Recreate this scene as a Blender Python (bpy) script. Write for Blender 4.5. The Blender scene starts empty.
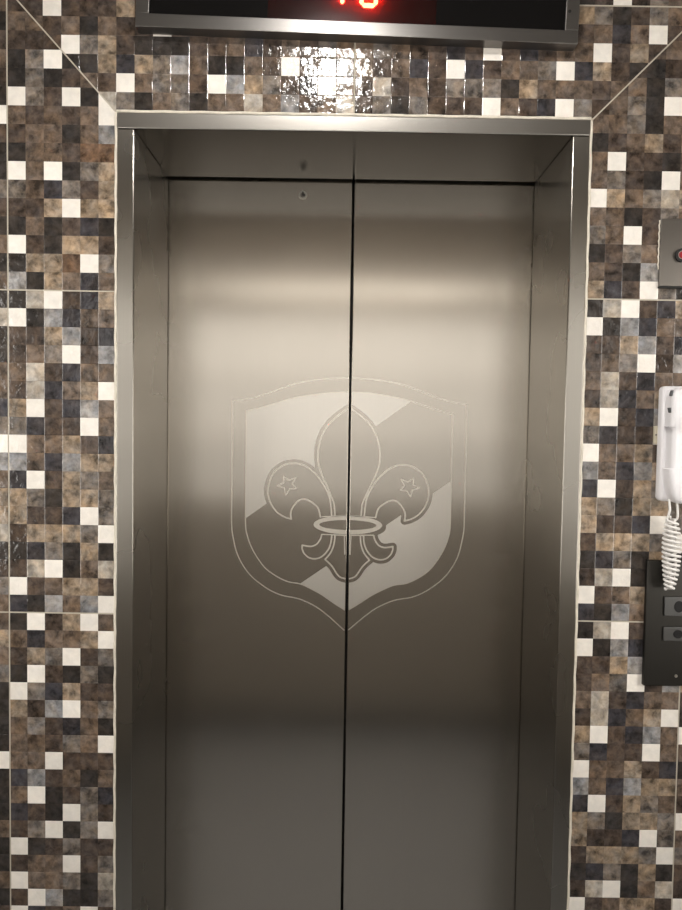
import bpy, bmesh, math, random
import numpy as np
from mathutils import Vector, Matrix

random.seed(7)
scene = bpy.context.scene
COL = scene.collection

# ------------------------------------------------------------------ helpers
def tag(o, label=None, cat=None, group=None, kind=None):
    if label: o['label'] = label
    if cat: o['category'] = cat
    if group: o['group'] = group
    if kind: o['kind'] = kind
    return o

def empty(name, loc=(0, 0, 0), rot=(0, 0, 0)):
    o = bpy.data.objects.new(name, None)
    o.empty_display_size = 0.05
    COL.objects.link(o)
    o.location = loc
    o.rotation_euler = rot
    return o

def link(name, bm, mat, parent=None, smooth=None):
    me = bpy.data.meshes.new(name)
    bmesh.ops.recalc_face_normals(bm, faces=bm.faces)
    bm.to_mesh(me); bm.free()
    if smooth is not None:
        for p in me.polygons: p.use_smooth = True
        if smooth > 0:
            me.set_sharp_from_angle(angle=math.radians(smooth))
            for p in me.polygons:      # large flat sides stay truly flat
                if max(abs(c) for c in p.normal) > 0.9995: p.use_smooth = False
    o = bpy.data.objects.new(name, me)
    COL.objects.link(o)
    if mat: me.materials.append(mat)
    if parent: o.parent = parent
    return o

def box(bm, x0, x1, y0, y1, z0, z1, bev=0, seg=2):
    vs = [bm.verts.new((x, y, z)) for x in (x0, x1) for y in (y0, y1) for z in (z0, z1)]
    q = [(0, 1, 3, 2), (4, 6, 7, 5), (0, 4, 5, 1), (2, 3, 7, 6), (0, 2, 6, 4), (1, 5, 7, 3)]
    fs = [bm.faces.new([vs[i] for i in f]) for f in q]
    if bev > 0:
        es = list({e for f in fs for e in f.edges})
        bmesh.ops.bevel(bm, geom=es, offset=bev, segments=seg, profile=0.5, affect='EDGES')
    return bm

def cyl(bm, c, r, y0, y1, n=32, r2=None):
    """round bar along Y"""
    r2 = r if r2 is None else r2
    a = [bm.verts.new((c[0] + r * math.cos(t), y0, c[1] + r * math.sin(t))) for t in [2 * math.pi * i / n for i in range(n)]]
    b = [bm.verts.new((c[0] + r2 * math.cos(t), y1, c[1] + r2 * math.sin(t))) for t in [2 * math.pi * i / n for i in range(n)]]
    for i in range(n):
        j = (i + 1) % n
        bm.faces.new((a[i], a[j], b[j], b[i]))
    bm.faces.new(a); bm.faces.new(b[::-1])
    return bm

def ring(bm, c, ri, ro, y0, y1, n=40):
    def loop(r, y): return [bm.verts.new((c[0] + r * math.cos(2 * math.pi * i / n), y, c[1] + r * math.sin(2 * math.pi * i / n))) for i in range(n)]
    L = [loop(ro, y1), loop(ro, y0), loop(ri, y0), loop(ri, y1)]
    for k in range(4):
        A, B = L[k], L[(k + 1) % 4]
        for i in range(n):
            j = (i + 1) % n
            bm.faces.new((A[i], A[j], B[j], B[i]))
    return bm

def prism(bm, pts, y0, y1):
    a = [bm.verts.new((x, y0, z)) for x, z in pts]
    b = [bm.verts.new((x, y1, z)) for x, z in pts]
    n = len(pts)
    bm.faces.new(a); bm.faces.new(b[::-1])
    for i in range(n):
        j = (i + 1) % n
        bm.faces.new((a[i], b[i], b[j], a[j]))
    return bm

def tube(bm, pts, rad, n=8):
    pts = [Vector(p) for p in pts]
    up = Vector((0.31, 0.9, 0.2)).normalized()
    rings = []
    for i, p in enumerate(pts):
        t = (pts[min(i + 1, len(pts) - 1)] - pts[max(i - 1, 0)]).normalized()
        u = (up - t * up.dot(t))
        if u.length < 1e-4: u = t.orthogonal()
        u.normalize(); v = t.cross(u); up = u
        rings.append([bm.verts.new(p + rad * (u * math.cos(a) + v * math.sin(a))) for a in [2 * math.pi * k / n for k in range(n)]])
    for A, B in zip(rings, rings[1:]):
        for k in range(n):
            bm.faces.new((A[k], A[(k + 1) % n], B[(k + 1) % n], B[k]))
    bm.faces.new(rings[0]); bm.faces.new(rings[-1][::-1])
    return bm

# ------------------------------------------------------------------ materials
def nodes_of(name):
    m = bpy.data.materials.new(name); m.use_nodes = True
    nt = m.node_tree
    return m, nt, nt.nodes, nt.links, nt.nodes['Principled BSDF']

def simple(name, col, rough=0.5, metal=0.0, noise=0.06, nscale=40, spec=0.5, bump=0.0):
    m, nt, N, L, b = nodes_of(name)
    tc = N.new('ShaderNodeTexCoord')
    nz = N.new('ShaderNodeTexNoise'); nz.inputs['Scale'].default_value = nscale; nz.inputs['Detail'].default_value = 4
    L.new(tc.outputs['Object'], nz.inputs['Vector'])
    mr = N.new('ShaderNodeMapRange'); mr.inputs[3].default_value = 1 - noise; mr.inputs[4].default_value = 1 + noise
    L.new(nz.outputs['Fac'], mr.inputs[0])
    mx = N.new('ShaderNodeVectorMath'); mx.operation = 'SCALE'; mx.inputs[0].default_value = col
    L.new(mr.outputs[0], mx.inputs['Scale'])
    L.new(mx.outputs[0], b.inputs['Base Color'])
    b.inputs['Roughness'].default_value = rough
    b.inputs['Metallic'].default_value = metal
    b.inputs['Specular IOR Level'].default_value = spec
    if bump:
        bp = N.new('ShaderNodeBump'); bp.inputs['Strength'].default_value = bump; bp.inputs['Distance'].default_value = 0.001
        L.new(nz.outputs['Fac'], bp.inputs['Height']); L.new(bp.outputs[0], b.inputs['Normal'])
    return m

def brushed(name, col, rough, aniso, axis, wave=0.0, grain=0.05, grain_scale=(900, 900, 5)):
    """brushed steel, hairline grain along `axis`; highlights stretch across the grain"""
    m, nt, N, L, b = nodes_of(name)
    b.inputs['Metallic'].default_value = 1.0
    b.inputs['Anisotropic'].default_value = aniso
    tc = N.new('ShaderNodeTexCoord')
    mp = N.new('ShaderNodeMapping'); mp.inputs['Scale'].default_value = grain_scale
    L.new(tc.outputs['Object'], mp.inputs['Vector'])
    nz = N.new('ShaderNodeTexNoise'); nz.inputs['Scale'].default_value = 1.0; nz.inputs['Detail'].default_value = 2
    L.new(mp.outputs[0], nz.inputs['Vector'])
    mr = N.new('ShaderNodeMapRange'); mr.inputs[3].default_value = 1 - grain; mr.inputs[4].default_value = 1 + grain
    L.new(nz.outputs['Fac'], mr.inputs[0])
    mx = N.new('ShaderNodeVectorMath'); mx.operation = 'SCALE'; mx.inputs[0].default_value = col
    L.new(mr.outputs[0], mx.inputs['Scale']); L.new(mx.outputs[0], b.inputs['Base Color'])
    # worn, uneven sheen
    n2 = N.new('ShaderNodeTexNoise'); n2.inputs['Scale'].default_value = 3.5; n2.inputs['Detail'].default_value = 3
    L.new(tc.outputs['Object'], n2.inputs['Vector'])
    r2 = N.new('ShaderNodeMapRange'); r2.inputs[3].default_value = rough * 0.85; r2.inputs[4].default_value = rough * 1.15
    L.new(n2.outputs['Fac'], r2.inputs[0]); L.new(r2.outputs[0], b.inputs['Roughness'])
    g = N.new('ShaderNodeNewGeometry')
    cr = N.new('ShaderNodeVectorMath'); cr.operation = 'CROSS_PRODUCT'
    L.new(g.outputs['True Normal'], cr.inputs[0])
    cr.inputs[1].default_value = axis
    L.new(cr.outputs[0], b.inputs['Tangent'])
    if wave:
        m3 = N.new('ShaderNodeMapping'); m3.inputs['Scale'].default_value = (2.2, 2.2, 3.2)
        L.new(tc.outputs['Object'], m3.inputs['Vector'])
        n3 = N.new('ShaderNodeTexNoise'); n3.inputs['Scale'].default_value = 1.0; n3.inputs['Detail'].default_value = 0
        L.new(m3.outputs[0], n3.inputs['Vector'])
        bp = N.new('ShaderNodeBump'); bp.inputs['Strength'].default_value = 1.0; bp.inputs['Distance'].default_value = wave
        L.new(n3.outputs['Fac'], bp.inputs['Height']); L.new(bp.outputs[0], b.inputs['Normal'])
    return m

def emitter(name, col, strength):
    m, nt, N, L, b = nodes_of(name)
    b.inputs['Base Color'].default_value = (*col, 1)
    b.inputs['Emission Color'].default_value = (*col, 1)
    b.inputs['Emission Strength'].default_value = strength
    return m

STEEL = (0.52, 0.482, 0.428)
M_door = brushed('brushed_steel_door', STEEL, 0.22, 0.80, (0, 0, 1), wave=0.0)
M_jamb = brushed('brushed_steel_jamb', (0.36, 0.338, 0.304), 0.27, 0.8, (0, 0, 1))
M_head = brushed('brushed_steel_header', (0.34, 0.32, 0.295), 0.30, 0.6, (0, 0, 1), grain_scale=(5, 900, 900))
M_soffit_shade = brushed('shaded_steel_soffit', (0.125, 0.116, 0.105), 0.18, 0.3, (0, -1, 1), grain_scale=(5, 900, 900))  # header steel with the underside's shade put into its colour
M_frost = brushed('frosted_etching', (0.80, 0.76, 0.70), 0.42, 0.3, (0, 0, 1), grain=0.02)
M_line = brushed('etched_line', (0.80, 0.75, 0.675), 0.42, 0.3, (0, 0, 1), grain=0.02)
M_plate = brushed('switch_plate_steel', (0.20, 0.183, 0.165), 0.38, 0.5, (0, 0, 1))
M_dframe = brushed('indicator_frame_steel', (0.22, 0.209, 0.2), 0.36, 0.3, (1, 0, 0), grain_scale=(5, 900, 900))
M_grout = simple('grout', (0.50, 0.45, 0.37), 0.8, noise=0.2, nscale=60)
M_bead = simple('sealant', (0.74, 0.68, 0.58), 0.55, noise=0.25, nscale=70, bump=0.4)
M_black = simple('black_rubber', (0.012, 0.011, 0.010), 0.7)
M_callplate = brushed('dark_plate', (0.060, 0.057, 0.052), 0.42, 0.3, (0, 0, 1))
M_button = brushed('dark_button_steel', (0.13, 0.129, 0.127), 0.4, 0.2, (0, 0, 1))
M_lens = simple('dark_button_lens', (0.012, 0.012, 0.013), 0.25)
M_white = simple('white_plastic', (0.88, 0.86, 0.885), 0.34, noise=0.012, nscale=15)
M_slot = simple('grey_slot', (0.10, 0.10, 0.105), 0.6)
M_tab = simple('aged_bracket', (0.58, 0.52, 0.40), 0.5)
M_cord = simple('cord_plastic', (0.86, 0.835, 0.81), 0.4, noise=0.03)
M_red = simple('red_button', (0.33, 0.012, 0.018), 0.3)
M_screw = simple('screw_steel', (0.6, 0.58, 0.54), 0.3, metal=1.0)
M_led = emitter('red_led', (1.0, 0.07, 0.025), 110.0)

# smoked acrylic cover of the indicator: clear with a dark tint, slightly hazy
def smoked():
    m = bpy.data.materials.new('smoked_acrylic'); m.use_nodes = True
    nt = m.node_tree; N = nt.nodes; L = nt.links
    N.remove(N['Principled BSDF'])
    out = N['Material Output']
    tr = N.new('ShaderNodeBsdfTransparent'); tr.inputs[0].default_value = (0.8, 0.5, 0.5, 1)
    tl = N.new('ShaderNodeBsdfTranslucent'); tl.inputs[0].default_value = (0.12, 0.02, 0.015, 1)
    gl = N.new('ShaderNodeBsdfGlossy'); gl.inputs['Roughness'].default_value = 0.12; gl.inputs[0].default_value = (1, 1, 1, 1)
    nz = N.new('ShaderNodeTexNoise'); nz.inputs['Scale'].default_value = 30
    mr = N.new('ShaderNodeMapRange'); mr.inputs[3].default_value = 0.34; mr.inputs[4].default_value = 0.40
    L.new(nz.outputs['Fac'], mr.inputs[0])
    m1 = N.new('ShaderNodeMixShader'); L.new(mr.outputs[0], m1.inputs[0])
    L.new(tr.outputs[0], m1.inputs[1]); L.new(tl.outputs[0], m1.inputs[2])
    fr = N.new('ShaderNodeFresnel'); fr.inputs['IOR'].default_value = 1.45
    m2 = N.new('ShaderNodeMixShader'); L.new(fr.outputs[0], m2.inputs[0])
    L.new(m1.outputs[0], m2.inputs[1]); L.new(gl.outputs[0], m2.inputs[2])
    L.new(m2.outputs[0], out.inputs[0])
    return m
M_smoke = smoked()

# mosaic: every little square carries its own tile colour; marbling and gloss are procedural
def mosaic_material():
    m, nt, N, L, b = nodes_of('stone_mosaic')
    at = N.new('ShaderNodeAttribute'); at.attribute_name = 'tile'
    of = N.new('ShaderNodeAttribute'); of.attribute_name = 'veins'
    tc = N.new('ShaderNodeTexCoord')
    ad = N.new('ShaderNodeVectorMath'); ad.operation = 'ADD'
    L.new(tc.outputs['Object'], ad.inputs[0]); L.new(of.outputs['Vector'], ad.inputs[1])
    n1 = N.new('ShaderNodeTexNoise'); n1.inputs['Scale'].default_value = 52; n1.inputs['Detail'].default_value = 6
    n1.inputs['Roughness'].default_value = 0.62; n1.inputs['Distortion'].default_value = 0.25
    L.new(ad.outputs[0], n1.inputs['Vector'])
    r1 = N.new('ShaderNodeMapRange'); r1.inputs[1].default_value = 0.32; r1.inputs[2].default_value = 0.70
    r1.inputs[3].default_value = 0.30; r1.inputs[4].default_value = 1.95
    L.new(n1.outputs['Fac'], r1.inputs[0])
    # marbling strength in alpha
    mxf = N.new('ShaderNodeMix'); mxf.data_type = 'FLOAT'; mxf.inputs[2].default_value = 1.0
    L.new(at.outputs['Alpha'], mxf.inputs[0]); L.new(r1.outputs[0], mxf.inputs[3])
    sc = N.new('ShaderNodeVectorMath'); sc.operation = 'SCALE'
    L.new(at.outputs['Color'], sc.inputs[0]); L.new(mxf.outputs[0], sc.inputs['Scale'])
    # warm and cool stone veins
    n2 = N.new('ShaderNodeTexNoise'); n2.inputs['Scale'].default_value = 40; n2.inputs['Detail'].default_value = 4
    n2.inputs['Distortion'].default_value = 0.4
    L.new(ad.outputs[0], n2.inputs['Vector'])
    cr = N.new('ShaderNodeValToRGB')
    cr.color_ramp.elements[0].position = 0.32; cr.color_ramp.elements[0].color = (0.93, 0.98, 1.07, 1)
    cr.color_ramp.elements[1].position = 0.68; cr.color_ramp.elements[1].color = (1.11, 1.0, 0.88, 1)
    L.new(n2.outputs['Fac'], cr.inputs[0])
    mv = N.new('ShaderNodeMix'); mv.data_type = 'RGBA'; mv.inputs[6].default_value = (1, 1, 1, 1)
    L.new(at.outputs['Alpha'], mv.inputs[0]); L.new(cr.outputs[0], mv.inputs[7])
    mm = N.new('ShaderNodeVectorMath'); mm.operation = 'MULTIPLY'
    L.new(sc.outputs[0], mm.inputs[0]); L.new(mv.outputs[2], mm.inputs[1])
    L.new(mm.outputs[0], b.inputs['Base Color'])
    b.inputs['Roughness'].default_value = 0.11
    b.inputs['Specular IOR Level'].default_value = 0.55
    n3 = N.new('ShaderNodeTexNoise'); n3.inputs['Scale'].default_value = 70; n3.inputs['Detail'].default_value = 3
    L.new(ad.outputs[0], n3.inputs['Vector'])
    bp = N.new('ShaderNodeBump'); bp.inputs['Strength'].default_value = 0.55; bp.inputs['Distance'].default_value = 0.0022
    L.new(n3.outputs['Fac'], bp.inputs['Height']); L.new(bp.outputs[0], b.inputs['Normal'])
    return m
M_mosaic = mosaic_material()

# ------------------------------------------------------------------ dimensions (metres; wall face is y = 0, room is y < 0)
HW = 0.432          # half outer width of the lift frame
IN = 0.3995          # half clear opening
ZT = 2.1232         # top of the frame
ZH = 2.0948          # underside of the header
CELL = 0.6 / 18
XG = 0.0046         # meeting line of the two door panels
YD = 0.25           # door face
CEIL = 2.60
YB = -1.70          # opposite wall

# ------------------------------------------------------------------ the mosaic wall
PAL = {  # colour, marbling strength
    'W': ((0.88, 0.83, 0.765), 0.10), 'L': ((0.38, 0.34, 0.29), 0.7), 'T': ((0.25, 0.196, 0.143), 1.0),
    'B': ((0.130, 0.098, 0.075), 1.0), 'R': ((0.135, 0.085, 0.055), 1.0), 'D': ((0.070, 0.053, 0.043), 1.0),
    'K': ((0.036, 0.031, 0.028), 0.8), 'N': ((0.044, 0.041, 0.045), 0.9), 'S': ((0.155, 0.135, 0.118), 1.0),
    'G': ((0.25, 0.243, 0.240), 0.8)}
TILE_A = """KLWDNT WKGNBB DDTGDN DBSWDG BLDNBB DLNBTW TWDNGB SNDDWB WBBTDN GBNGTT NWDTSB TSKTTS TDDNWS DTTTSW KNSKTK DLWKBL WDBTTD NKGBGW""".split()
TILE_C = """KWDTWB BNBBTW DTSWDS KWDKSK WSNTDD TDGWBS BSDNBK BBDSBW BBWDDD NGDBKB BWKDSN NDKWSD DSWKSW WKDSDD DBBWDS WBBSKL DWGKKS WNDBWD""".split()
UP_L = """GKTBNB KTTRWS WDKTTD KBKDNK DDTWTT SBNSDT WBWKST KBBDRR DBBKBG BDBDBW WSDWKW KSKDBD KSWKDB DDDKBD BBDDBB DKBDBB BKSDBT DBWDKB""".split()
UP_R = """TNDWSK BDKGSB KDSBDS SBWDBB BBKDSB WTBSLT BSDKWB BWDDKD KDBTDB BBSKBD DBSKWB BDBKSD DBDKDB BDKDBT DBSBDW KBDDBD BDDWSB DBKBDD""".split()
# narrow tile columns just beyond the outer joints
FAR_A = "KLKKBBNSWGBTTLKDSB"; FAR_C = "BTBSKKKKWKKKBKKBKD"; FAR_U = "BKBKDSKKDWKDBDKBKD"
FAR_RA = "BWDDSBWDBKBWKDTKWB"
# strip over the door, rows from the frame upwards, 12 squares left and right of the middle joint
TOP_L = ["KBSKBBLBGDBL", "BSSDWGTSDKWB", "TSGBKKBDWDBS", "KKKDDBNDBDSB", "DWDDDWDDBDDB", "BDKDBDSKDBKD"]
TOP_LX = ["DKDDLS", "KDDBDW", "BDKKTN", "DDWSTD", "BDBKBD", "DWDDDT"]          # further left, cut by the mitre: x from -0.633
TOP_R = ["DSKSDDDWBDNW", "DLDBDSSSKTBB", "BDBNDWNDBBSW", "BSBDDNDWDNDB", "DBDDBDKDBDBD", "DBKDBSDBKDBD"]
TOP_RX = ["SDBKDB", "BDBSDK", "NTDKDB", "BWDTDB", "DBNBWD", "TSKDSB"]

wall_bm = bmesh.new()
lay_c = wall_bm.loops.layers.float_color.new('tile')
lay_v = wall_bm.loops.layers.float_vector.new('veins')

def clip(poly, planes):
    for a, b, c in planes:     # keep a*x + b*z <= c
        out = []
        for i in range(len(poly)):
            p, q = poly[i], poly[(i + 1) % len(poly)]
            dp, dq = a * p[0] + b * p[1] - c, a * q[0] + b * q[1] - c
            if dp <= 0: out.append(p)
            if (dp < 0) != (dq < 0) and dp != dq:
                t = dp / (dp - dq); out.append((p[0] + t * (q[0] - p[0]), p[1] + t * (q[1] - p[1])))
        poly = out
        if len(poly) < 3: return []
    return poly

def lay_cell(x, z, code, planes):
    poly = clip([(x, z), (x + CELL, z), (x + CELL, z + CELL), (x, z + CELL)], planes)
    if len(poly) < 3: return
    area = 0.5 * abs(sum(poly[i][0] * poly[(i + 1) % len(poly)][1] - poly[(i + 1) % len(poly)][0] * poly[i][1] for i in range(len(poly))))
    if area < 2e-6: return
    col, mar = PAL[code]
    j = random.uniform(0.84, 1.18) if code != 'W' else random.uniform(0.93, 1.05)
    cx = sum(p[0] for p in poly) / len(poly); cz = sum(p[1] for p in poly) / len(poly)
    tilt = (random.uniform(-0.0001, 0.0001), random.uniform(-0.0001, 0.0001))
    inset = 0.00115
    def inner(p):
        dx, dz = cx - p[0], cz - p[1]; l = math.hypot(dx, dz) or 1
        k = min(inset * 1.5, l * 0.3) / l
        return (p[0] + dx * k, p[1] + dz * k)
    off = (random.uniform(-5, 5), random.uniform(-5, 5), random.uniform(-5, 5)) if random.random() < 0.8 else (0, 0, 0)
    o = [wall_bm.verts.new((p[0], 0.0, p[1])) for p in poly]
    i_ = []
    for p in poly:
        q = inner(p)
        i_.append(wall_bm.verts.new((q[0], -0.00028 + tilt[0] * (q[0] - cx) / CELL * 2 + tilt[1] * (q[1] - cz) / CELL * 2, q[1])))
    fs = [wall_bm.faces.new(i_)]
    n = len(poly)
    for k in range(n):
        fs.append(wall_bm.faces.new((o[k], o[(k + 1) % n], i_[(k + 1) % n], i_[k])))
    for f in fs:
        for lp in f.loops:
            lp[lay_c] = (col[0] * j, col[1] * j, col[2] * j, mar)
            lp[lay_v] = off

J = 0.0013           # half width of a grout joint
BEAD = 0.003
XL = HW + 0.2        # outer vertical joints
def side(sgn, rows_by_band, far_by_band, slope_plane, xmax=1.25):
    for zb, rows, far in rows_by_band:
        for r in range(18):
            z = zb - (r + 1) * CELL
            band = [(0, 1, zb - J), (0, -1, -(zb - 0.6 + J))]
            if z > CEIL or z + CELL < 0: continue
            for c in range(6):
                x = -XL + c * CELL if sgn < 0 else HW + c * CELL
                lim = [(1, 0, -HW - BEAD), (-1, 0, XL - J)] if sgn < 0 else [(-1, 0, -HW - BEAD), (1, 0, XL - J)]
                lay_cell(x, z, rows[r][c], band + lim + [slope_plane])
            for c in range(18):
                x = -XL - (c + 1) * CELL if sgn < 0 else XL + c * CELL
                if abs(x) > xmax: continue
                lim = [(1, 0, -XL - J)] if sgn < 0 else [(-1, 0, -XL - J)]
                code = far[r] if c == 0 else random.choice('WBDKSBDTDNBKBDG')
                lay_cell(x, z, code, band + lim + [slope_plane])
# mitre joints running up and outwards from the frame corners
def line_plane(p, q, keep_below, off):
    nx, nz = -(q[1] - p[1]), (q[0] - p[0])
    l = math.hypot(nx, nz); nx, nz = nx / l, nz / l
    if nz < 0: nx, nz = -nx, -nz
    c = nx * p[0] + nz * p[1]
    return (nx, nz, c - off) if keep_below else (-nx, -nz, -c - off)
PL, QL = (-0.4335, 2.1240), (-0.6133, 2.3203)
PR, QR = (0.4335, 2.1225), (0.5926, 2.2825)
UPL = UP_L; UPR = UP_R
side(-1, [(2.4, UPL[::-1], FAR_U[::-1]), (1.8, TILE_A, FAR_A), (1.2, TILE_C, FAR_C), (0.6, TILE_A, FAR_A)], None, line_plane(PL, QL, True, J))
side(1, [(2.4, UPR[::-1], FAR_RA), (1.8, TILE_A, FAR_RA), (1.2, TILE_A, FAR_RA[::-1]), (0.6, TILE_C, FAR_RA)], None, line_plane(PR, QR, True, J))
# strip above the lift
Z0 = ZT + 0.0035
ZJ = Z0 + 6 * CELL
ml, mr_ = line_plane(PL, QL, False, J), line_plane(PR, QR, False, J)
for r in range(15):
    z = Z0 + r * CELL
    for c in range(-36, 36):
        x = c * CELL
        if abs(x + CELL / 2) > 1.25: continue
        if r < 6:
            if -12 <= c < 0: code = TOP_L[r][c + 12]
            elif 0 <= c < 12: code = TOP_R[r][c]
            elif -18 <= c < -12: code = TOP_LX[r][c + 18]
            elif 12 <= c < 18: code = TOP_RX[r][c - 12]
            else: code = random.choice('WBDKSBDTDNBK')
        else:
            code = 'W' if (r == 6 and c == 14) else random.choice('WBDKSBDTDNBKDB')
        lim = [ml, mr_]
        if r < 6: lim.append((0, 1, ZJ - J))
        else: lim.append((0, -1, -ZJ - J))
        lim.append((0, 1, CEIL))
        if c == 0: lim.append((-1, 0, -J))
        if c == -1: lim.append((1, 0, -J))
        lay_cell(x, z, code, lim)
# grout bed and wall body behind the squares (open where the lift stands)
nfaces_mosaic = len(wall_bm.faces)
def slab(x0, x1, z0, z1):
    box(wall_bm, x0, x1, 0.0004, 0.2, z0, z1)
slab(-1.25, -HW, 0, CEIL); slab(HW, 1.25, 0, CEIL); slab(-HW, HW, ZT, CEIL)
wall_bm.faces.ensure_lookup_table()
for i in range(nfaces_mosaic, len(wall_bm.faces)): wall_bm.faces[i].material_index = 1
me = bpy.data.meshes.new('wall_front'); wall_bm.to_mesh(me); wall_bm.free()
me.materials.append(M_mosaic); me.materials.append(M_grout)
wall = bpy.data.objects.new('wall_front', me); COL.objects.link(wall)
tag(wall, 'wall of brown, black and cream stone mosaic squares around the lift', 'wall', kind='structure')

# ------------------------------------------------------------------ room behind the camera
def plane_noise(name, c1, c2, scale, rough, spec=0.5):
    m, nt, N, L, b = nodes_of(name)
    tc = N.new('ShaderNodeTexCoord'); nz = N.new('ShaderNodeTexNoise'); nz.inputs['Scale'].default_value = scale; nz.inputs['Detail'].default_value = 5
    L.new(tc.outputs['Object'], nz.inputs['Vector'])
    cr = N.new('ShaderNodeValToRGB'); cr.color_ramp.elements[0].position = 0.3; cr.color_ramp.elements[1].position = 0.7
    cr.color_ramp.elements[0].color = (*c1, 1); cr.color_ramp.elements[1].color = (*c2, 1)
    L.new(nz.outputs['Fac'], cr.inputs[0]); L.new(cr.outputs[0], b.inputs['Base Color'])
    b.inputs['Roughness'].default_value = rough; b.inputs['Specular IOR Level'].default_value = spec
    return m
M_floor = plane_noise('grey_floor_tile', (0.25, 0.256, 0.268), (0.30, 0.307, 0.32), 8, 0.5)
M_ceil = plane_noise('ceiling_paint', (0.19, 0.178, 0.162), (0.22, 0.206, 0.188), 5, 0.9)
M_paint = plane_noise('cream_paint', (0.38, 0.345, 0.30), (0.42, 0.385, 0.34), 5, 0.7)
M_dado = plane_noise('brown_stone_dado', (0.29, 0.268, 0.24), (0.36, 0.334, 0.302), 10, 0.5)
M_skirt = simple('dark_skirting', (0.03, 0.027, 0.025), 0.4)
XS = 1.25
b = bmesh.new(); box(b, -XS - .1, XS + .1, YB - .1, 0.6, -0.1, 0.0)
tag(link('floor', b, M_floor), 'grey floor of the lift lobby', 'floor', kind='structure')
b = bmesh.new(); box(b, -XS - .1, XS + .1, YB - .1, 0.6, CEIL, CEIL + .1)
tag(link('ceiling', b, M_ceil), 'plain ceiling of the lift lobby', 'ceiling', kind='structure')
b = bmesh.new(); box(b, -XS - .1, XS + .1, YB - .1, YB, 0, CEIL)
tag(link('wall_back', b, M_paint), 'cream painted wall facing the lift', 'wall', kind='structure')
b = bmesh.new(); box(b, -XS, XS, YB, YB + 0.015, 0.0, 1.10)
tag(link('trim_1', b, M_dado), 'brown stone dado on the wall facing the lift', 'dado', kind='structure')
b = bmesh.new(); box(b, -XS, XS, YB + .015, YB + 0.03, 0.0, 0.10)
tag(link('baseboard_back', b, M_skirt), 'dark skirting on the wall facing the lift', 'skirting', kind='structure')
b = bmesh.new(); box(b, -XS - .1, -XS, YB, 0.2, 0, CEIL)
tag(link('wall_left', b, M_paint), 'cream painted wall at the left of the lobby', 'wall', kind='structure')
b = bmesh.new(); box(b, XS, XS + .1, YB, 0.2, 0, CEIL)
tag(link('wall_right', b, M_paint), 'cream painted wall at the right of the lobby', 'wall', kind='structure')
# lift shaft behind the doors
M_shaft = simple('shaft_concrete', (0.02, 0.02, 0.02), 0.9)
b = bmesh.new(); box(b, -0.9, 0.9, 0.5, 0.6, 0, CEIL)
tag(link('wall_shaft', b, M_shaft), 'dark back of the lift shaft behind the doors', 'wall', kind='structure')

# ------------------------------------------------------------------ lift frame
fr = empty('elevator_frame', (0, 0, 0))
tag(fr, 'brushed stainless steel frame lining the lift opening in the mosaic wall', 'door frame')
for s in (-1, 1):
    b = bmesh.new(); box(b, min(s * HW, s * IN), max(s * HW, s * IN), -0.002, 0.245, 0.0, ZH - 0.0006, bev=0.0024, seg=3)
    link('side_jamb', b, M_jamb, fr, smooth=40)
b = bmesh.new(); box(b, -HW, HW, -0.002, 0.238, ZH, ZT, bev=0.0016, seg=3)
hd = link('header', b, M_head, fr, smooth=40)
hd.data.materials.append(M_soffit_shade)
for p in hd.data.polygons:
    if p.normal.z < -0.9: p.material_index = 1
# sealant bead between steel and tiles
b = bmesh.new()
for s in (-1, 1):
    pts = [(s * (HW + 0.0012 + 0.0006 * math.sin(k * 1.7)), -0.0008 - 0.0006 * math.sin(k * 2.3), 0.0 + k * ZT / 120) for k in range(121)]
    tube(b, pts, 0.0024, 8)
pts = [(-HW + k * 2 * HW / 60, -0.0008, ZT + 0.0022 + 0.0004 * math.sin(k * 1.3)) for k in range(61)]
tube(b, pts, 0.0026, 8)
link('sealant_bead', b, M_bead, fr, smooth=0)
# sill
b = bmesh.new(); box(b, -IN, IN, 0.0, 0.30, 0.0, 0.006)
tag(link('door_sill', b, M_plate), 'steel threshold under the lift doors', 'threshold')

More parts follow.
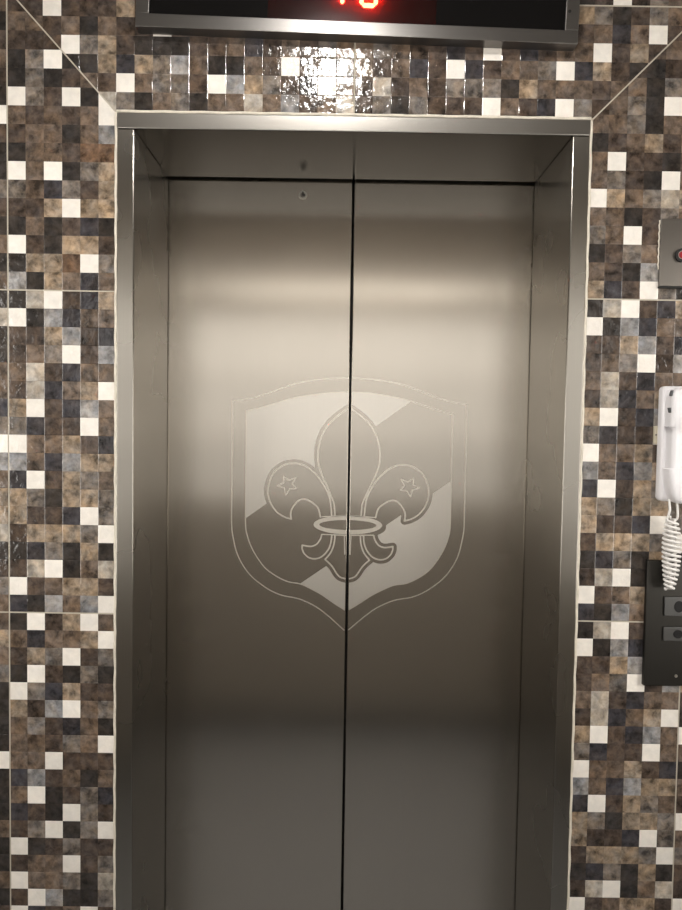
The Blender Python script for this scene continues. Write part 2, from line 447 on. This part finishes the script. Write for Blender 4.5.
# ------------------------------------------------------------------ lift doors and their etched crest
CX = 0.0040
G = {
 'outer': [(CX, 1.6655), (-0.0453, 1.6633), (-0.0832, 1.6585), (-0.1169, 1.6512), (-0.1464, 1.6411), (-0.1758, 1.6301), (-0.2011, 1.6213), (-0.2306, 1.6145), (-0.2553, 1.6111), (-0.2555, 1.5613), (-0.2558, 1.5104), (-0.2558, 1.4509), (-0.2559, 1.3904), (-0.2556, 1.3348), (-0.2524, 1.3092), (-0.2444, 1.2749), (-0.2313, 1.2472), (-0.2140, 1.2238), (-0.1924, 1.2047), (-0.1666, 1.1879), (-0.1408, 1.1775), (-0.1086, 1.1715), (-0.0849, 1.1632), (-0.0591, 1.1494), (-0.0331, 1.1294), (-0.0113, 1.1103), (CX, 1.0970)],
 'inner': [(CX, 1.6345), (-0.0364, 1.6327), (-0.0701, 1.6284), (-0.1039, 1.6228), (-0.1334, 1.6160), (-0.1671, 1.6049), (-0.1966, 1.5960), (-0.2249, 1.5892), (-0.2246, 1.5109), (-0.2247, 1.4429), (-0.2248, 1.3909), (-0.2245, 1.3353), (-0.2200, 1.3097), (-0.2103, 1.2841), (-0.1951, 1.2585), (-0.1778, 1.2373), (-0.1541, 1.2204), (-0.1283, 1.2087), (-0.1005, 1.2040), (-0.0768, 1.1936), (-0.0509, 1.1797), (-0.0250, 1.1620), (CX, 1.1440)],
 'petal': [(CX, 1.6000), (-0.0103, 1.5905), (-0.0271, 1.5775), (-0.0437, 1.5604), (-0.0561, 1.5390), (-0.0626, 1.5177), (-0.0649, 1.4964), (-0.0628, 1.4710), (-0.0539, 1.4456), (-0.0434, 1.4244), (-0.0337, 1.4011), (-0.0275, 1.3854), (-0.0250, 1.3577)],
 'wing': [(-0.0322, 1.3567), (-0.0362, 1.3938), (-0.0459, 1.4180), (-0.0589, 1.4391), (-0.0719, 1.4538), (-0.0891, 1.4672), (-0.1104, 1.4745), (-0.1316, 1.4733), (-0.1485, 1.4654), (-0.1632, 1.4524), (-0.1727, 1.4309), (-0.1755, 1.4096), (-0.1701, 1.3875), (-0.1558, 1.3663), (-0.1387, 1.3546), (-0.1224, 1.3497), (-0.1238, 1.3604), (-0.1218, 1.3720), (-0.1143, 1.3841), (-0.1051, 1.3928), (-0.0945, 1.3951), (-0.0838, 1.3918), (-0.0709, 1.3835), (-0.0623, 1.3742), (-0.0577, 1.3559)],
 'foot': [(-0.0542, 1.3153), (-0.0570, 1.3058), (-0.0654, 1.2941), (-0.0781, 1.2891), (-0.0974, 1.2914), (-0.0973, 1.2837), (-0.0928, 1.2730), (-0.0820, 1.2637), (-0.0671, 1.2614), (-0.0522, 1.2672), (-0.0396, 1.2816), (-0.0334, 1.2976), (-0.0316, 1.3139)],
 'tail': [(-0.0243, 1.3140), (-0.0262, 1.2955), (-0.0331, 1.2761), (-0.0457, 1.2600), (-0.0370, 1.2524), (-0.0284, 1.2431), (-0.0196, 1.2290), (-0.0109, 1.2205), (CX, 1.2164)],
 'stem': [(-0.0034, 1.3139), (-0.0019, 1.2723)],
 'star': [(-0.1406, 1.4451), (-0.1134, 1.4425), (-0.1118, 1.4183), (-0.1350, 1.4038), (-0.1544, 1.4236)],
}
def smooth_line(pts, closed=False):
    """Catmull-Rom between corners sharper than 50 degrees"""
    P = [np.array(p, float) for p in pts]
    n = len(P)
    corner = [True] + [False] * (n - 2) + [True]
    for i in range(1, n - 1):
        a, b_ = P[i] - P[i - 1], P[i + 1] - P[i]
        c = np.dot(a, b_) / (np.linalg.norm(a) * np.linalg.norm(b_))
        corner[i] = c < math.cos(math.radians(58))
    out = []
    for i in range(n - 1):
        p1, p2 = P[i], P[i + 1]
        p0 = 2 * p1 - p2 if corner[i] else P[i - 1]
        p3 = 2 * p2 - p1 if corner[i + 1] else P[i + 2]
        for t in np.linspace(0, 1, 5)[:-1]:
            out.append(0.5 * (2 * p1 + (p2 - p0) * t + (2 * p0 - 5 * p1 + 4 * p2 - p3) * t ** 2 + (3 * p1 - p0 - 3 * p2 + p3) * t ** 3))
    out.append(P[-1])
    return np.array(out)
LN = {k: (smooth_line(v) if k not in ('star', 'stem') else np.array(v)) for k, v in G.items()}
# five-pointed star outline
tips = LN['star']; cen = tips.mean(0); st = []
for i in range(5):
    st.append(tips[i]); st.append(cen + 0.46 * ((tips[i] + tips[(i + 1) % 5]) / 2 - cen) / np.linalg.norm((tips[i] + tips[(i + 1) % 5]) / 2 - cen) * np.linalg.norm(tips - cen, axis=1).mean())
LN['star'] = np.array(st + st[:1])

def mirror(a): return np.stack([2 * CX - a[:, 0], a[:, 1]], 1)
def dist(P, line):
    d = np.full(len(P), 1e9)
    for a, b_ in zip(line[:-1], line[1:]):
        v = b_ - a; l2 = v @ v
        if l2 < 1e-14: continue
        t = np.clip(((P - a) @ v) / l2, 0, 1)
        q = P - a - t[:, None] * v
        d = np.minimum(d, np.einsum('ij,ij->i', q, q))
    return np.sqrt(d)
def inside(P, poly):
    r = np.zeros(len(P), bool)
    x, z = P[:, 0], P[:, 1]
    for a, b_ in zip(poly, np.roll(poly, -1, 0)):
        c = (a[1] > z) != (b_[1] > z)
        if abs(b_[1] - a[1]) < 1e-12: continue
        r ^= c & (x < (b_[0] - a[0]) * (z - a[1]) / (b_[1] - a[1]) + a[0])
    return r
def sd(P, poly):      # positive inside
    d = dist(P, np.vstack([poly, poly[:1]])); return np.where(inside(P, poly), d, -d)

def marching(fn, x0, x1, z0, z1, h, y):
    nx = int(round((x1 - x0) / h)); nz = int(round((z1 - z0) / h))
    xs = np.linspace(x0, x1, nx + 1); zs = np.linspace(z0, z1, nz + 1)
    X, Z = np.meshgrid(xs, zs); P = np.stack([X.ravel(), Z.ravel()], 1)
    F = fn(P).reshape(nz + 1, nx + 1)
    bm = bmesh.new(); V = {}
    def vert(key, x, z):
        if key not in V: V[key] = bm.verts.new((x, y, z))
        return V[key]
    pos = F > 0
    anyp = pos[:-1, :-1] | pos[1:, :-1] | pos[:-1, 1:] | pos[1:, 1:]
    for i, j in zip(*np.nonzero(anyp)):
        cs = [(i, j), (i, j + 1), (i + 1, j + 1), (i + 1, j)]
        loop = []
        for k in range(4):
            a, b_ = cs[k], cs[(k + 1) % 4]
            fa, fb = F[a], F[b_]
            if fa > 0: loop.append(vert(a, xs[a[1]], zs[a[0]]))
            if (fa > 0) != (fb > 0):
                lo, hi = (a, b_) if a < b_ else (b_, a)
                t = F[lo] / (F[lo] - F[hi])
                loop.append(vert((lo, hi), xs[lo[1]] + t * (xs[hi[1]] - xs[lo[1]]), zs[lo[0]] + t * (zs[hi[0]] - zs[lo[0]])))
        if len(loop) >= 3:
            try: bm.faces.new(loop)
            except ValueError: pass
    return bm

def shape_fns(s):
    """etched shapes for the left (s=-1) or right (s=+1) door panel"""
    ln = {k: (v if s < 0 else mirror(v)) for k, v in LN.items()}
    full_inner = np.vstack([LN['inner'], mirror(LN['inner'])[::-1]])
    petal_poly = np.vstack([LN['petal'], mirror(LN['petal'])[::-1]])
    tail_poly = np.vstack([LN['tail'], mirror(LN['tail'])[::-1]])
    w = 0.00175
    def ell(P, a, b_): return ((P[:, 0] - CX) / a) ** 2 + ((P[:, 1] - 1.3384) / b_) ** 2
    def e_sd(P, a, b_):
        e = np.sqrt(np.maximum(ell(P, a, b_), 1e-9)); g = np.sqrt(((P[:, 0] - CX) / a ** 2) ** 2 + ((P[:, 1] - 1.3384) / b_ ** 2) ** 2)
        return (1 - e) * e / np.maximum(g, 1e-6)
    def outline(P): return np.maximum(0.0013 - dist(P, ln['outer']), 0.0013 - dist(P, ln['inner']))
    def fleur(P):
        d = np.minimum.reduce([dist(P, ln[k]) for k in ('petal', 'wing', 'foot', 'tail')])
        d2 = dist(P, ln['stem'])
        f = np.maximum(w - d, 0.0012 - d2)
        # short cross lines over and under the ring
        L1 = np.array([[CX, 1.3600], [CX + s * 0.060, 1.3560]]); L2 = np.array([[CX, 1.3150], [CX + s * 0.058, 1.3165]])
        f = np.maximum(f, 0.0012 - np.minimum(dist(P, L1), dist(P, L2)))
        return f
    def star(P): return 0.00135 - dist(P, ln['star'])
    def band(P): return np.minimum(e_sd(P, 0.0765, 0.0212), -e_sd(P, 0.0636, 0.0112))
    def field(P):
        def above(P, a, b_):
            a, b_ = np.array(a), np.array(b_); v = (b_ - a) / np.linalg.norm(b_ - a)
            return (P[:, 1] - a[1]) * v[0] - (P[:, 0] - a[0]) * v[1]
        z1_ = above(P, (-0.2237, 1.3505), (0.1288, 1.6080)); z2_ = -above(P, (-0.1005, 1.2049), (0.2278, 1.4371))
        f = np.minimum(sd(P, full_inner), np.maximum(z1_, z2_))
        m = 0.0088
        d = -np.maximum.reduce([sd(P, petal_poly), sd(P, tail_poly), sd(P, ln['wing']), sd(P, ln['foot']), e_sd(P, 0.0765, 0.0212)])
        d = np.minimum(d, np.minimum.reduce([dist(P, ln[k]) for k in ('petal', 'wing', 'foot', 'tail')]))
        return np.minimum(f, d - m)
    return outline, fleur, star, band, field

GAP = 0.0024
for s in (-1, 1):
    dr = empty('elevator_door', (0, 0, 0))
    tag(dr, 'left brushed steel lift door panel with a small keyhole near its top' if s < 0 else
        'right brushed steel lift door panel without a keyhole', 'lift door', 'pair of lift doors')
    xa, xb = (-0.47, XG - GAP) if s < 0 else (XG + GAP, 0.48)
    b = bmesh.new(); box(b, xa, xb, YD, YD + 0.035, 0.008, 2.15, bev=0.0016, seg=3)
    link('panel', b, M_door, dr, smooth=40)
    if s < 0:
        b = bmesh.new(); box(b, xb - 0.006, xb + 0.012, YD + 0.0355, YD + 0.041, 0.010, 2.148)
        link('edge_seal', b, M_black, dr)
    outline, fleur, star, band, field = shape_fns(s)
    def cut(fn):
        return (lambda P: np.minimum(fn(P), (xb - 0.0016 - P[:, 0]) if s < 0 else (P[:, 0] - xa - 0.0016)))
    def rng(x0, x1):   # left-hand range, mirrored for the right door
        return (x0, x1) if s < 0 else (2 * CX - x1, 2 * CX - x0)
    y1, y2 = YD - 0.0003, YD - 0.0005
    for nm, fn, xr, z0, z1, h, y, mt in [
            ('shield_outline', outline, (-0.262, 0.006), 1.09, 1.672, 0.0013, y2, M_line),
            ('shield_field', field, (-0.230, 0.006), 1.14, 1.640, 0.0020, y1, M_frost),
            ('fleur_de_lis', fleur, (-0.180, 0.006), 1.208, 1.606, 0.0012, y2, M_line),
            ('ring_band', band, (-0.076, 0.006), 1.312, 1.364, 0.0010, y2, M_line),
            ('star', star, (-0.160, -0.106), 1.398, 1.450, 0.0007, y2, M_line)]:
        x0, x1 = rng(*xr)
        o = link(nm, marching(cut(fn), x0, x1, z0, z1, h, y), mt, dr)
        for p in o.data.polygons: pass
    if s < 0:
        kx, kz = -0.1060, 2.0630
        b = bmesh.new(); ring(b, (kx, kz), 0.0056, 0.0090, YD - 0.0020, YD + 0.001)
        esc = link('keyhole', b, brushed('lock_ring_steel', (0.46, 0.44, 0.40), 0.4, 0.1, (0, 0, 1)), dr, smooth=35)
        b = bmesh.new(); cyl(b, (kx, kz), 0.0056, YD - 0.0008, YD + 0.001, 28)
        core = link('lock_core', b, M_plate, esc)
        b = bmesh.new(); prism(b, [(kx - 0.0014, kz + 0.0075), (kx - 0.0014, kz - 0.0012), (kx + 0.0052, kz - 0.0012), (kx + 0.0052, kz + 0.0014), (kx + 0.0014, kz + 0.0014), (kx + 0.0014, kz + 0.0075)], YD - 0.0023, YD)
        link('key_slot', b, M_black, esc)

# ------------------------------------------------------------------ floor indicator over the door
ang = math.radians(1.38)
fi = empty('floor_indicator', (0.0022, 0.0, 2.254), (0, ang, 0))
tag(fi, 'wide floor indicator with black screen and steel frame above the lift', 'floor indicator')
w2, hh, bw = 0.394, 0.165, 0.0235
b = bmesh.new()
# mitred frame: four bars around the screen
for (x0, x1, z0, z1) in [(-w2, w2, 0, bw), (-w2, w2, hh - bw, hh), (-w2, -w2 + bw, bw, hh - bw), (w2 - bw, w2, bw, hh - bw)]:
    box(b, x0, x1, -0.025, 0.0, z0, z1, bev=0.0009, seg=2)
link('indicator_frame', b, M_dframe, fi, smooth=40)
b = bmesh.new(); box(b, -w2 + bw, w2 - bw, -0.0045, -0.002, bw, hh - bw)
link('back_panel', b, simple('matt_black_board', (0.002, 0.002, 0.002), 0.9, spec=0.05), fi)
M_gloss = simple('black_acrylic', (0.006, 0.0055, 0.0055), 0.15, spec=0.15)
LX0, LX1 = -0.16, 0.14
b = bmesh.new(); box(b, -w2 + bw, LX0, -0.0212, -0.0050, bw, hh - bw)
link('screen', b, M_gloss, fi)
b = bmesh.new(); box(b, LX1, w2 - bw, -0.0212, -0.0050, bw, hh - bw)
link('screen', b, M_gloss, fi)
b = bmesh.new(); box(b, LX0, LX1, -0.0212, -0.0208, bw, hh - bw)
link('digit_window', b, M_smoke, fi)
def seg7(bm, x, z, w, h, on, t=0.0072):
    """seven-segment digit: x,z lower left"""
    g = 0.0010
    def hbar(cz):
        a, c = x + g, x + w - g
        prism(bm, [(a, cz), (a + t / 2, cz - t / 2), (c - t / 2, cz - t / 2), (c, cz), (c - t / 2, cz + t / 2), (a + t / 2, cz + t / 2)], -0.0150, -0.0130)
    def vbar(cx, z0, z1):
        a, c = z0 + g, z1 - g
        prism(bm, [(cx, a), (cx + t / 2, a + t / 2), (cx + t / 2, c - t / 2), (cx, c), (cx - t / 2, c - t / 2), (cx - t / 2, a + t / 2)], -0.0150, -0.0130)
    if 'a' in on: hbar(z + h)
    if 'g' in on: hbar(z + h / 2)
    if 'd' in on: hbar(z)
    if 'f' in on: vbar(x, z + h / 2, z + h)
    if 'b' in on: vbar(x + w, z + h / 2, z + h)
    if 'e' in on: vbar(x, z, z + h / 2)
    if 'c' in on: vbar(x + w, z, z + h / 2)
for ch, on, x in [('1', 'bc', -0.0535), ('0', 'abcdef', 0.0065)]:
    b = bmesh.new(); seg7(b, x, 0.0585, 0.0255, 0.050, on)
    link('lit_digit', b, M_led, fi)
b = bmesh.new(); cyl(b, (w2 - bw + 0.006, 0.056), 0.0026, -0.0262, -0.024, 16)
link('screw', b, M_black, fi)

# ------------------------------------------------------------------ key switch plate (upper right)
ks = empty('alarm_switch', (0.622, 0, 1.8845))
tag(ks, 'small steel switch plate with a round red button, above the white wall phone', 'switch plate')
b = bmesh.new(); box(b, -0.0575, 0.0575, -0.0045, 0.0, -0.060, 0.0625, bev=0.0012)
link('plate', b, M_plate, ks, smooth=40)
b = bmesh.new(); box(b, -0.0580, 0.0580, -0.0065, 0.0, -0.0635, -0.0603, bev=0.0006)
link('bottom_lip', b, M_black, ks)
b = bmesh.new(); ring(b, (-0.0185, -0.004), 0.0078, 0.0122, -0.0090, -0.0040)
bz = link('button_bezel', b, M_black, ks, smooth=35)
b = bmesh.new(); cyl(b, (-0.0185, -0.004), 0.0064, -0.0105, -0.004, 28)
bmesh.ops.bevel(b, geom=[e for e in b.edges if all(abs(v.co.y + 0.0105) < 1e-6 for v in e.verts)], offset=0.0012, segments=2, affect='EDGES')
link('red_button', b, M_red, ks, smooth=35)
b = bmesh.new(); ring(b, (-0.0185, -0.004), 0.0066, 0.0076, -0.0094, -0.004)
link('button_rim', b, M_screw, bz, smooth=35)
b = bmesh.new()
tube(b, [(-0.0588 + 0.0008 * math.sin(k * 2.1), -0.0016, 0.060 - k * 0.0047) for k in range(20)], 0.0014, 8)
link('cement_smear', b, M_bead, ks, smooth=0)

# ------------------------------------------------------------------ wall phone
ph = empty('wall_phone', (0.617, 0, 1.5345))
tag(ph, 'white corded intercom handset phone on the mosaic wall right of the lift', 'wall phone')
b = bmesh.new(); box(b, -0.0465, 0.0465, -0.024, 0.0, -0.1045, 0.1065, bev=0.0075, seg=5)
link('base', b, M_white, ph, smooth=50)
b = bmesh.new(); box(b, -0.0520, -0.040, -0.005, 0.0, 0.0005, 0.0335, bev=0.0008)
br = link('wall_bracket', b, M_tab, ph)
b = bmesh.new(); cyl(b, (-0.0485, 0.017), 0.0016, -0.0058, -0.0045, 14)
link('bracket_screw', b, M_slot, br)
# handset: lofted sections from the mouthpiece up to the earpiece
def handset():
    bm = bmesh.new()
    # z, left x, right x, front y, back y
    S = [(-0.1060, -0.021, 0.021, -0.040, -0.0255), (-0.1030, -0.028, 0.028, -0.046, -0.0248), (-0.0970, -0.033, 0.033, -0.050, -0.0245), (-0.0870, -0.0375, 0.0375, -0.052, -0.0243),
         (-0.0700, -0.0410, 0.0410, -0.053, -0.0243), (-0.0520, -0.0425, 0.0425, -0.053, -0.0243), (-0.0440, -0.0425, 0.0425, -0.0525, -0.0243),
         (-0.0420, -0.0395, 0.0395, -0.051, -0.0243), (-0.0300, -0.0390, 0.0390, -0.050, -0.0243), (0.0200, -0.0390, 0.0390, -0.050, -0.0243), (0.0300, -0.0395, 0.0395, -0.051, -0.0243),
         (0.0325, -0.0425, 0.0425, -0.053, -0.0243), (0.0600, -0.0425, 0.0425, -0.054, -0.0243), (0.0850, -0.0420, 0.0420, -0.053, -0.0243),
         (0.0950, -0.0390, 0.0390, -0.050, -0.0245), (0.1000, -0.0340, 0.0340, -0.046, -0.0248), (0.1025, -0.0270, 0.0270, -0.040, -0.0255)]
    R = []
    for z, xl, xr, yf, yb in S:
        c = min(0.008, (xr - xl) * 0.2, (yb - yf) * 0.45); lp = []
        for (cx, cy, a0) in [(xl + c, yf + c, math.pi), (xr - c, yf + c, 1.5 * math.pi)]:
            for k in range(6):
                a = a0 + k / 5 * math.pi / 2
                lp.append(bm.verts.new((cx + c * math.cos(a), cy + c * math.sin(a), z)))
        lp.append(bm.verts.new((xr, yb, z))); lp.append(bm.verts.new((xl, yb, z)))
        R.append(lp)
    for A, B in zip(R, R[1:]):
        n = len(A)
        for k in range(n): bm.faces.new((A[k], A[(k + 1) % n], B[(k + 1) % n], B[k]))
    bm.faces.new(R[0]); bm.faces.new(R[-1][::-1])
    return bm
hs = link('handset', handset(), M_white, ph, smooth=45)
b = bmesh.new(); box(b, -0.0435, 0.0435, -0.040, -0.0245, 0.0312, 0.0324)
box(b, -0.0435, -0.038, -0.050, -0.0245, 0.0280, 0.0288)
link('earpiece_seam', b, simple('pale_seam', (0.55, 0.53, 0.55), 0.5), hs)
for z0, z1, k in [(0.088, 0.0975, 0.35), (0.0575, 0.0660, -0.35)]:
    b = bmesh.new()
    prism(b, [(-0.0440, z0), (-0.0412, z0 - 0.001), (-0.0412 + k * 0.006, z1), (-0.0440 + k * 0.006, z1)], -0.0475, -0.040)
    link('cradle_slot', b, M_slot, hs)
# cord: two straight tails, then a doubled coil hanging below the phone
b = bmesh.new()
tails = [[(-0.0320, -0.030, -0.0990), (-0.0310, -0.032, -0.118), (-0.0325, -0.031, -0.128), (-0.0345, -0.028, -0.137), (-0.0330, -0.025, -0.146)],
         [(-0.0205, -0.034, -0.1020), (-0.0185, -0.034, -0.115), (-0.0165, -0.032, -0.128), (-0.0160, -0.028, -0.136), (-0.0205, -0.022, -0.141), (-0.0260, -0.024, -0.136), (-0.0290, -0.030, -0.131)]]
for t in tails:
    tube(b, [p for p in smooth_line([q[:2] for q in t]).tolist()] and [(x, y, z) for (x, y), z in zip(smooth_line([q[:2] for q in t]).tolist(), smooth_line([(q[2], i * .01) for i, q in enumerate(t)])[:, 0].tolist())], 0.0021, 8)
turns = 15.5; pts = []
for i in range(int(turns * 20) + 1):
    u = i / (turns * 20)
    r = 0.0065 + 0.0085 * math.sin(math.pi * min(1, u ** 0.8 * 1.02)) ** 0.8 if u < 0.985 else 0.0065
    z = -0.136 - u * 0.131
    a = i / 20 * 2 * math.pi
    cx = -0.0245 + 0.0020 * math.sin(u * 3.0)
    pts.append((cx + r * math.cos(a), -0.0262 + min(r, 0.0125) * math.sin(a), z - 0.0014 * math.cos(a) ))
tube(b, pts, 0.0026, 8)
# returning inner strand
pts = []
for i in range(int(13 * 16) + 1):
    u = i / (13 * 16)
    r = 0.0035 + 0.0055 * math.sin(math.pi * u)
    a = i / 16 * 2 * math.pi
    pts.append((-0.0225 + r * math.cos(a), -0.0262 + 0.8 * r * math.sin(a), -0.264 + u * 0.124 + 0.002 * math.cos(a)))
tube(b, pts, 0.0022, 6)
link('coiled_cord', b, M_cord, ph, smooth=0)

# ------------------------------------------------------------------ call panel
cp = empty('call_panel', (0.6190, 0, 1.200))
tag(cp, 'dark call panel with two rectangular buttons, below the white wall phone', 'call panel')
b = bmesh.new(); box(b, -0.0600, 0.0600, -0.009, 0.0, -0.1180, 0.1180, bev=0.0012)
link('plate', b, M_callplate, cp, smooth=40)
for z0, z1 in [(0.0150, 0.0510), (-0.0320, -0.0055)]:
    b = bmesh.new(); box(b, -0.0272, 0.0330, -0.0120, -0.0085, z0, z1, bev=0.0010)
    bt = link('call_button', b, M_button, cp, smooth=40)
    zc, hz = (z0 + z1) / 2, (z1 - z0)
    b = bmesh.new(); prism(b, [(-0.0165 + 0.003 * math.cos(t) * 3 + 0.0165, zc + hz * 0.30 * math.sin(t)) for t in [2 * math.pi * k / 24 for k in range(24)]], -0.0126, -0.0115)
    link('button_lens', b, M_lens, bt)
b = bmesh.new(); cyl(b, (0.0002, -0.0985), 0.0030, -0.0104, -0.0085, 18)
link('screw', b, M_screw, cp, smooth=35)

# ------------------------------------------------------------------ lamps of the lobby, and added side fill
LAMP = (-0.055, -0.735)
M_lamp = emitter('lamp_lens', (1.0, 0.97, 0.92), 90.0)
M_lampring = simple('lamp_ring', (0.75, 0.73, 0.70), 0.4)
dl = empty('ceiling_light', (LAMP[0], LAMP[1], CEIL))
tag(dl, 'round white ceiling downlight in front of the lift', 'ceiling light')
def zdisc(bm, r0, z0, r1, z1, n=40):
    a = [bm.verts.new((r0 * math.cos(2 * math.pi * i / n), r0 * math.sin(2 * math.pi * i / n), z0)) for i in range(n)]
    c = [bm.verts.new((r1 * math.cos(2 * math.pi * i / n), r1 * math.sin(2 * math.pi * i / n), z1)) for i in range(n)]
    for i in range(n):
        j = (i + 1) % n; bm.faces.new((a[i], a[j], c[j], c[i]))
    return a, c
b = bmesh.new(); a, c = zdisc(b, 0.066, -0.002, 0.064, -0.012); b.faces.new(c)
link('lens', b, M_lamp, dl)
b = bmesh.new(); zdisc(b, 0.115, 0.0, 0.108, -0.014); zdisc(b, 0.108, -0.014, 0.067, -0.014); zdisc(b, 0.067, -0.014, 0.067, 0.0)
link('trim_ring', b, M_lampring, dl, smooth=40)
M_tube = emitter('tube_light', (1.0, 0.95, 0.87), 1.5)
wl = empty('wall_light', (0.05, YB, 2.24))
tag(wl, 'linear tube light over the window facing the lift', 'wall light')
b = bmesh.new(); box(b, -0.75, 0.75, 0.0, 0.030, -0.022, 0.022, bev=0.004)
link('housing', b, M_lampring, wl)
b = bmesh.new(); pts = [(-0.73 + k * 1.46 / 12, 0.046, 0) for k in range(13)]; tube(b, pts, 0.016, 14)
link('tube', b, M_tube, wl, smooth=40)
# frosted daylight window in the wall facing the lift
wn = empty('window_1', (0.0, YB, 0)); tag(wn, 'frosted window in the wall facing the lift', 'window', kind='structure')
WX, W0, W1 = 1.12, 1.20, 2.10
BARS = (1.80, 1.48)
for k, (z0, z1, st) in enumerate([(BARS[0], W1, 0.41), (BARS[1], BARS[0], 0.31), (W0, BARS[1], 0.20)]):  # dimmer lower panes added so the glow in the doors fades downward
    mp_ = emitter('frosted_daylight_glass', (1.0, 0.955, 0.885), st)
    mp_.node_tree.nodes['Principled BSDF'].inputs['Base Color'].default_value = (0.3, 0.3, 0.3, 1)
    b = bmesh.new(); box(b, -WX, WX, 0.002, 0.008, z0, z1)
    link('window_pane', b, mp_, wn)
b = bmesh.new()
for x0, x1, z0, z1 in [(-WX - .04, WX + .04, W1, W1 + .04), (-WX - .04, WX + .04, W0 - .04, W0), (-WX - .04, -WX, W0, W1), (WX, WX + .04, W0, W1)] + [(-WX, WX, z - 0.006, z + 0.006) for z in BARS]:
    box(b, x0, x1, 0.0, 0.03, z0, z1)
link('window_frame', b, M_lampring, wn)
# glowing window panels added in both side walls to light the mosaic wall
M_side_fill = emitter('side_fill_glow', (1.0, 0.965, 0.905), 2.1)
M_side_fill.node_tree.nodes['Principled BSDF'].inputs['Base Color'].default_value = (0.3, 0.3, 0.3, 1)
for n_, sx in ((2, -1), (3, 1)):
    ws = empty('window_%d' % n_, (sx * XS, 0, 0))
    tag(ws, 'added glowing window panel in the %s side wall, lighting the mosaic wall' % ('left' if sx < 0 else 'right'), 'window', kind='structure')
    xa_, xb_ = sorted((-sx * 0.002, -sx * 0.008)); xc_, xd_ = sorted((0.0, -sx * 0.03))
    b = bmesh.new(); box(b, xa_, xb_, -1.00, -0.42, 1.05, 2.05)
    link('window_pane', b, M_side_fill, ws)
    b = bmesh.new()
    for y0, y1, z0, z1 in [(-1.04, -0.38, 2.05, 2.09), (-1.04, -0.38, 1.01, 1.05), (-1.04, -1.00, 1.05, 2.05), (-0.42, -0.38, 1.05, 2.05)]:
        box(b, xc_, xd_, y0, y1, z0, z1)
    link('window_frame', b, M_lampring, ws)

# ------------------------------------------------------------------ world, camera, view
wd = bpy.data.worlds.new('World'); scene.world = wd; wd.use_nodes = True
wd.node_tree.nodes['Background'].inputs[0].default_value = (0.01, 0.01, 0.01, 1)

cam_d = bpy.data.cameras.new('Camera'); cam = bpy.data.objects.new('Camera', cam_d); COL.objects.link(cam)
cx_, cy_, cz_ = -0.01447, -1.27160, 1.55733
yaw, pit, rol, fpx = 0.00051372, -0.04111976, 0.01563221, 684.207
fwd = Vector((math.sin(yaw) * math.cos(pit), math.cos(yaw) * math.cos(pit), math.sin(pit)))
rt = Vector((math.cos(yaw), -math.sin(yaw), 0)); up = rt.cross(fwd)
r2 = rt * math.cos(rol) + up * math.sin(rol); u2 = -rt * math.sin(rol) + up * math.cos(rol)
mat = Matrix((r2, u2, -fwd)).transposed().to_4x4(); mat.translation = (cx_, cy_, cz_)
cam.matrix_world = mat
cam_d.sensor_fit = 'VERTICAL'; cam_d.sensor_height = 24.0
cam_d.lens = fpx / 910 * 24.0
cam_d.clip_start = 0.02
scene.camera = cam
scene.view_settings.view_transform = 'Standard'
scene.view_settings.look = 'None'
scene.view_settings.exposure = 1.53
scene.view_settings.gamma = 1.0
